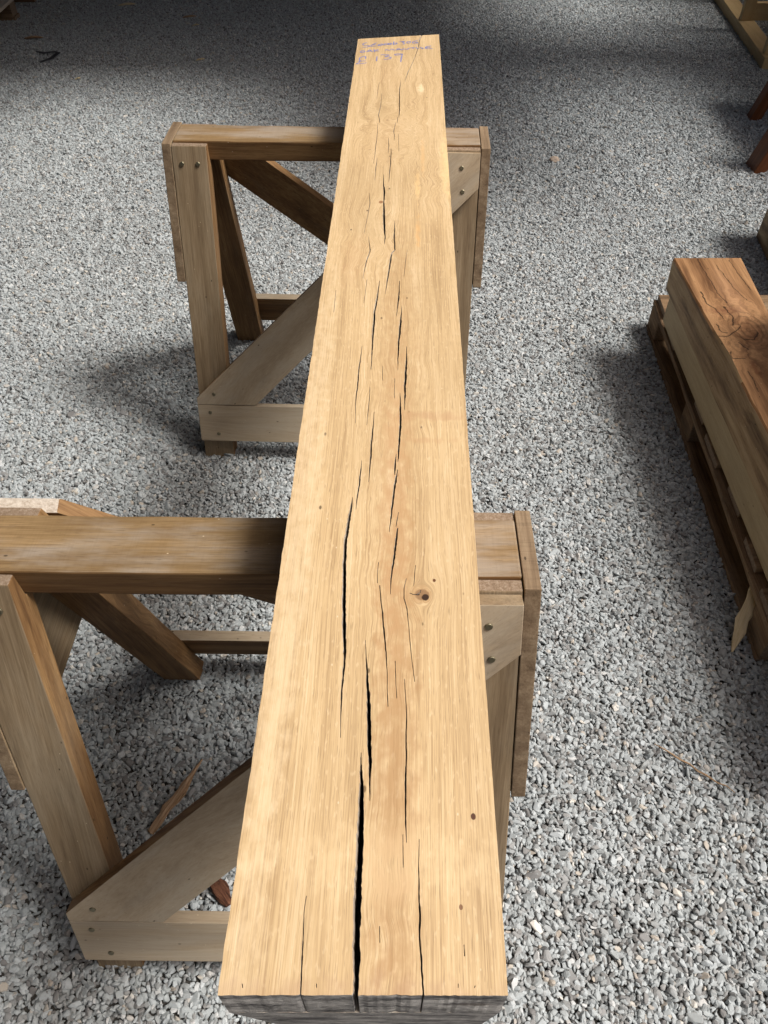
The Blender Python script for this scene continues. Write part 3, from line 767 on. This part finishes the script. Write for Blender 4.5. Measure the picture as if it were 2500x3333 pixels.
def prism4(name, rings, mats, grain, pickf, parent=None, off=(0, 0, 0)):
    """rings: list of cross-sections (lists of points) joined along the length"""
    bm = bmesh.new()
    R_ = [[bm.verts.new(p) for p in r] for r in rings]
    n = len(rings[0])
    for A_, B_ in zip(R_, R_[1:]):
        for i in range(n): bm.faces.new((A_[i], A_[(i + 1) % n], B_[(i + 1) % n], B_[i]))
    bm.faces.new(R_[0][::-1]); bm.faces.new(R_[-1])
    bmesh.ops.recalc_face_normals(bm, faces=bm.faces[:])
    bm.normal_update()
    for f_ in bm.faces: f_.material_index = pickf(f_)
    me = bpy.data.meshes.new(name); bm.to_mesh(me); bm.free()
    at = me.attributes.new('grain', 'FLOAT_VECTOR', 'POINT')
    for i, v_ in enumerate(me.vertices): at.data[i].vector = (v_.co.y + off[0], v_.co.x + off[1], v_.co.z + off[2])
    return link(name, me, parent, mats)
def beam_rings(y0, y1, n, fn):
    return [fn(y0 + (y1 - y0) * i / n) for i in range(n + 1)]
ZP = .1315
def low_sec(y):
    s_ = (2.136 - y); x = .882 - s_ * .012
    return [(x, y, ZP), (x + .2, y, ZP), (x + .2, y, .238), (x, y, .238)]
pk = lambda f_: 0 if f_.normal.z > .6 else 1
lowb = prism4('oak_beam', beam_rings(2.136, .62, 10, low_sec), [m_stack_pale, m_stack_pale], 0, pk, off=(7, 3, 2))
tag(lowb, 'pale straight oak beam lying on the pallet beneath the orange oak beam', 'beam')
def top_sec(y):
    s_ = 2.14 - y
    xl = .858 - s_ * .004 + .002 * mnoise.noise(Vector((0, y * 9, 1)))
    burr = math.exp(-((y - 1.66) / .10) ** 2)
    xt = .859 + s_ * .030 + .006 * burr + .0018 * mnoise.noise(Vector((0, y * 22, 4))) * min(1, s_ * 3)
    zt = .345 - .004 * burr
    return [(xl + .006, y, .2425), (1.062 - s_ * .05, y, .2425), (1.06 - s_ * .05, y, .345), (xt + .004, y, .345), (xt, y, zt - .004)]
topb = prism4('oak_beam', beam_rings(2.14, .62, 90, top_sec), [m_stack_top, m_stack_side], 0, pk)
tag(topb, 'short thick orange brown oak beam with swirling knots, on top of the stack on the pallet', 'beam')

for k_, (x0_, z0_, w_, h_, y1_, lab_) in enumerate(((1.092, ZP, .20, .14, 1.80, 'added, unseen shade-casting oak beam on the pallet beyond the orange one, past the right edge of the photo'),
                                    (1.100, ZP + .1415, .19, .15, 1.84, 'upper oak beam of the added, unseen pile past the right edge, shading the orange beam'),
                                    (1.105, ZP + .293, .19, .13, 1.80, 'third oak beam up the added, unseen shade-casting pile past the right edge of the photo'),
                                    (1.115, ZP + .425, .18, .14, 1.76, 'topmost oak beam of the added, unseen shade-casting pile past the right edge of the photo'))):
    o_ = prism4('oak_beam', beam_rings(y1_, .62, 3, lambda y, a=x0_, b=z0_, c=w_, d=h_: [(a, y, b), (a + c, y, b), (a + c, y, b + d), (a, y, b + d)]),
                [m_stack_side, m_stack_side], 0, pk, off=(k_ * 3, k_, 0))
    tag(o_, lab_, 'beam')  # out-of-view pile added to shade the orange beam and gravel beside the pallet

# splinter leaning on the pallet edge
def shard(name, pts_, w, th, mat, label, cat, group=None, seed=0, curve=0):
    """irregular sliver following pts_ (3-D), widths w"""
    bm = bmesh.new(); prev = None; n = len(pts_); rings = []
    rnd = random.Random(seed)
    for i, p in enumerate(pts_):
        p = Vector(p)
        d_ = (Vector(pts_[min(i + 1, n - 1)]) - Vector(pts_[max(i - 1, 0)])).normalized()
        s_ = d_.cross(Vector((0, 0, 1)))
        if s_.length < .1: s_ = Vector((1, 0, 0))
        s_.normalize(); u_ = s_.cross(d_)
        ww = w[i]
        r_ = []
        for a_, b_ in ((-1, -.5), (-.4, -1), (.5, -.8), (1, -.2), (.75, .7), (.1, 1), (-.8, .6)):
            r_.append(bm.verts.new(p + s_ * (a_ * ww * rnd.uniform(.8, 1.1)) + u_ * (b_ * th * min(1, ww / max(w) + .25) * rnd.uniform(.7, 1.2))))
        rings.append(r_)
    for A_, B_ in zip(rings, rings[1:]):
        for i in range(7): bm.faces.new((A_[i], A_[(i + 1) % 7], B_[(i + 1) % 7], B_[i]))
    bm.faces.new(rings[0][::-1]); bm.faces.new(rings[-1])
    bmesh.ops.recalc_face_normals(bm, faces=bm.faces[:])
    me = bpy.data.meshes.new(name); bm.to_mesh(me); bm.free()
    G = (Vector(pts_[-1]) - Vector(pts_[0])).normalized(); H = G.cross(Vector((0, .3, 1))).normalized()
    set_grain(me, G, H, G.cross(H))
    o = link(name, me, None, [mat]); tag(o, label, cat, group); return o
def lerp_pts(a_, b_, n, sag=0, wob=.002, seed=1):
    r_ = random.Random(seed); a_ = Vector(a_); b_ = Vector(b_)
    return [tuple(a_.lerp(b_, i / n) + Vector((r_.uniform(-wob, wob), r_.uniform(-wob, wob), sag * math.sin(math.pi * i / n)))) for i in range(n + 1)]
shard('wood_splinter', lerp_pts((.795, .985, .012), (.868, 1.125, .095), 7, .004, .002, 3), [.002, .009, .013, .015, .015, .014, .013, .011], .003,
      m_chip, 'pale torn splinter of wood hanging from the near corner block of the pallet', 'splinter')
shard('bark_strip', lerp_pts((-.452, .575, .012), (-.372, .722, .016), 9, .003, .003, 5), [.007, .010, .009, .011, .010, .011, .009, .006, .004, .002], .004,
      m_split, 'long splintered brown strip of bark on the gravel between the legs of the nearer trestle', 'bark')
shard('bark_piece', lerp_pts((-.322, .497, .014), (-.278, .448, .016), 5, .003, .002, 7), [.006, .012, .015, .015, .012, .007], .006,
      m_bark, 'thick dark red bark chunk on the gravel behind the bottom rail of the nearer trestle', 'bark')
shard('bark_piece', lerp_pts((-.298, .255, .012), (-.27, .16, .016), 6, .004, .002, 9), [.005, .010, .013, .014, .012, .010, .007], .006,
      m_split, 'fibrous brown bark piece on the gravel below the near left corner of the oak beam', 'bark')
shard('bark_piece', lerp_pts((-.255, .215, .012), (-.235, .17, .014), 4, .003, .002, 19), [.005, .010, .011, .009, .005], .005,
      m_bark, 'small dark red bark flake beside the fibrous one under the near beam end', 'bark')
shard('twig', lerp_pts((.565, .76, .012), (.70, .655, .013), 9, .002, .003, 11), [.001, .0015, .002, .002, .0018, .002, .0022, .0016, .0015, .001], .0018,
      m_split, 'thin dry tan twig on the gravel between the trestle and the pallet', 'twig')
shard('wood_chip', lerp_pts((.298, 1.0, .012), (.304, .965, .015), 4, .003, .001, 13), [.002, .004, .005, .004, .002], .003,
      m_split, 'tiny orange chip on the gravel just right of the nearer trestle', 'chip')
for (x, y, ln, a_, lab) in (
        (-1.70, 5.98, .11, .2, 'largest cream wood chip, on the dark gravel near the top edge of the photo'),
        (-1.17, 5.55, .045, .1, 'cream wood chip alone on dark gravel above the far trestle'),
        (-1.04, 4.92, .05, .3, 'flat cream wood chip on the gravel behind the far end of the beam'),
        (-1.24, 5.72, .08, .15, 'thin brown wood sliver on the dark gravel by the cream chips'),
        (-1.66, 4.62, .035, .5, 'pale yellowish chip on mid grey gravel at upper left')):
    shard('wood_chip', lerp_pts((x - ln / 2 * math.cos(a_), y - ln / 2 * math.sin(a_), .012), (x + ln / 2 * math.cos(a_), y + ln / 2 * math.sin(a_), .016), 4, .004, .004, int(ln * 999)),
          [ln * .06, ln * .2, ln * .24, ln * .2, ln * .08], .004, m_split if 'brown' in lab else m_chip, lab, 'chip')
shard('plastic_strip', [(-2.02, 5.06, .014), (-1.96, 5.03, .016), (-1.90, 5.04, .02), (-1.87, 5.0, .026), (-1.89, 4.93, .02), (-1.94, 4.88, .014)],
      [.008, .014, .010, .013, .014, .008], .003, m_black, 'bent black plastic scrap on the gravel at upper left', 'scrap')
shard('bark_piece', lerp_pts((-2.16, 5.30, .012), (-2.05, 5.30, .018), 5, .005, .004, 17), [.006, .014, .018, .016, .012, .006], .006,
      m_split, 'tan bark flake on the gravel above the black plastic scrap', 'bark')
bm = bmesh.new(); bmesh.ops.create_icosphere(bm, subdivisions=3, radius=.022)
for v_ in bm.verts: v_.co = Vector((v_.co.x * 1.1, v_.co.y * 1.0, v_.co.z * .7)) * (1 + .22 * mnoise.noise(v_.co * 60)) + Vector((.775, 3.60, .012))
me = bpy.data.meshes.new('pebble'); bm.to_mesh(me); bm.free()
set_grain(me, Vector((1, 0, 0)), Vector((0, 1, 0)), Vector((0, 0, 1)))
m_peb, t, b = new_mat('pink_stone'); b.inputs['Base Color'].default_value = (.42, .34, .27, 1); b.inputs['Roughness'].default_value = .8
tag(link('pebble', me, None, [m_peb]), 'large pinkish beige pebble standing out of the grey gravel right of the far trestle', 'pebble')

# oak beam at the right edge
def rb(y):
    return [(1.465 - (2.90 - y) * .09, y, .012), (1.70 - (2.90 - y) * .09, y, .012), (1.70 - (2.90 - y) * .09, y, .30), (1.475 - (2.90 - y) * .09, y, .30)]
o = prism4('oak_beam', beam_rings(2.90, 1.5, 6, rb), [m_stack_top, m_stack_side], 0, pk, off=(3, 1, 0))
tag(o, 'oak beam mostly cut off by the right edge, standing on the gravel behind the pallet', 'beam')

# new pine rack in the far right corner
rack = empty('timber_rack', (2.10, 4.80, 0))
tag(rack, 'pale new pine rack with uprights in the top right corner', 'rack')
def SHR(c_): return c_.y * .087
box('base_rail', (0, -.02, .004), (.10, 2.4, .066), rack, [m_newpine, m_newpine], (0, 1, 0), shear=SHR, bevel=.002, cuts=8)
box('base_rail', (1.1, -.02, .004), (1.2, 2.4, .066), rack, [m_newpine, m_newpine], (0, 1, 0), shear=SHR, bevel=.002, cuts=8)
for y0 in (.0, .60, 1.2, 1.8):
    for x0 in (.012, 1.11):
        box('upright', (x0 , y0 + .04, .0665), (x0 + .07, y0 + .085, 1.25), rack, [m_newpine, m_newpine], (0, 0, 1), shear=SHR, bevel=.002)
    box('cross_rail', (.083, y0 + .042, .067), (1.109, y0 + .083, .16), rack, [m_newpine, m_newpine], (1, 0, 0), shear=SHR, bevel=.002)
for k in range(14):
    box('slat', (.13 + k * .07, .128, .16), (.165 + k * .07, .150, 1.2), rack, [m_bench, m_bench], (0, 0, 1), shear=SHR, bevel=.001)

# red brown bench at the right
bench = empty('garden_bench', (1.64, 3.53, 0))
tag(bench, 'red brown wooden bench whose slanting legs show at the right edge', 'bench')
def lean_leg(x, y, w, d):
    board('leg', [(0, 0), (w, 0), (w + .16, .52), (.16, .52)], (x, y, 0), (1, 0, 0), (0, 0, 1), d, bench, [m_bench, m_bench], (.3, 0, 1), bevel=.004)
lean_leg(-.005, .05, .055, .11); lean_leg(.17, .60, .055, .06)
lean_leg(1.3, .05, .055, .11); lean_leg(1.3, .60, .055, .06)
box('seat', (.3, -.10, .5215), (1.7, .72, .555), bench, [m_bench, m_bench], (1, 0, 0), bevel=.004)

# pale boards in the top left corner
tl = empty('pallet', (-2.315, 5.25, 0))
tag(tl, 'weathered pallet whose pale board end shows in the top left corner', 'pallet')
def SHT(c_): return 0.0
for k in range(3):
    box('skid_board', (-1.0, .0 + k * .4, .01), (-.01, .09 + k * .4, .03), tl, [m_pallet, m_end], (1, 0, 0), shear=SHT)
    for j in range(3):
        box('block', (-1.0 + j * .44, .0 + k * .4, .0305), (-.9 + j * .44, .09 + k * .4, .11), tl, [m_pallet, m_end], (1, 0, 0), shear=SHT)
for k in range(6):
    box('deck_slat', (-1.0 + k * .18, 0, .111), (-.9 + k * .18, .95, .13), tl, [m_pale, m_end], (0, 1, 0), shear=SHT)


objs = [o for o in scene.objects if o.type == 'MESH']
print('mesh objects', len(objs))
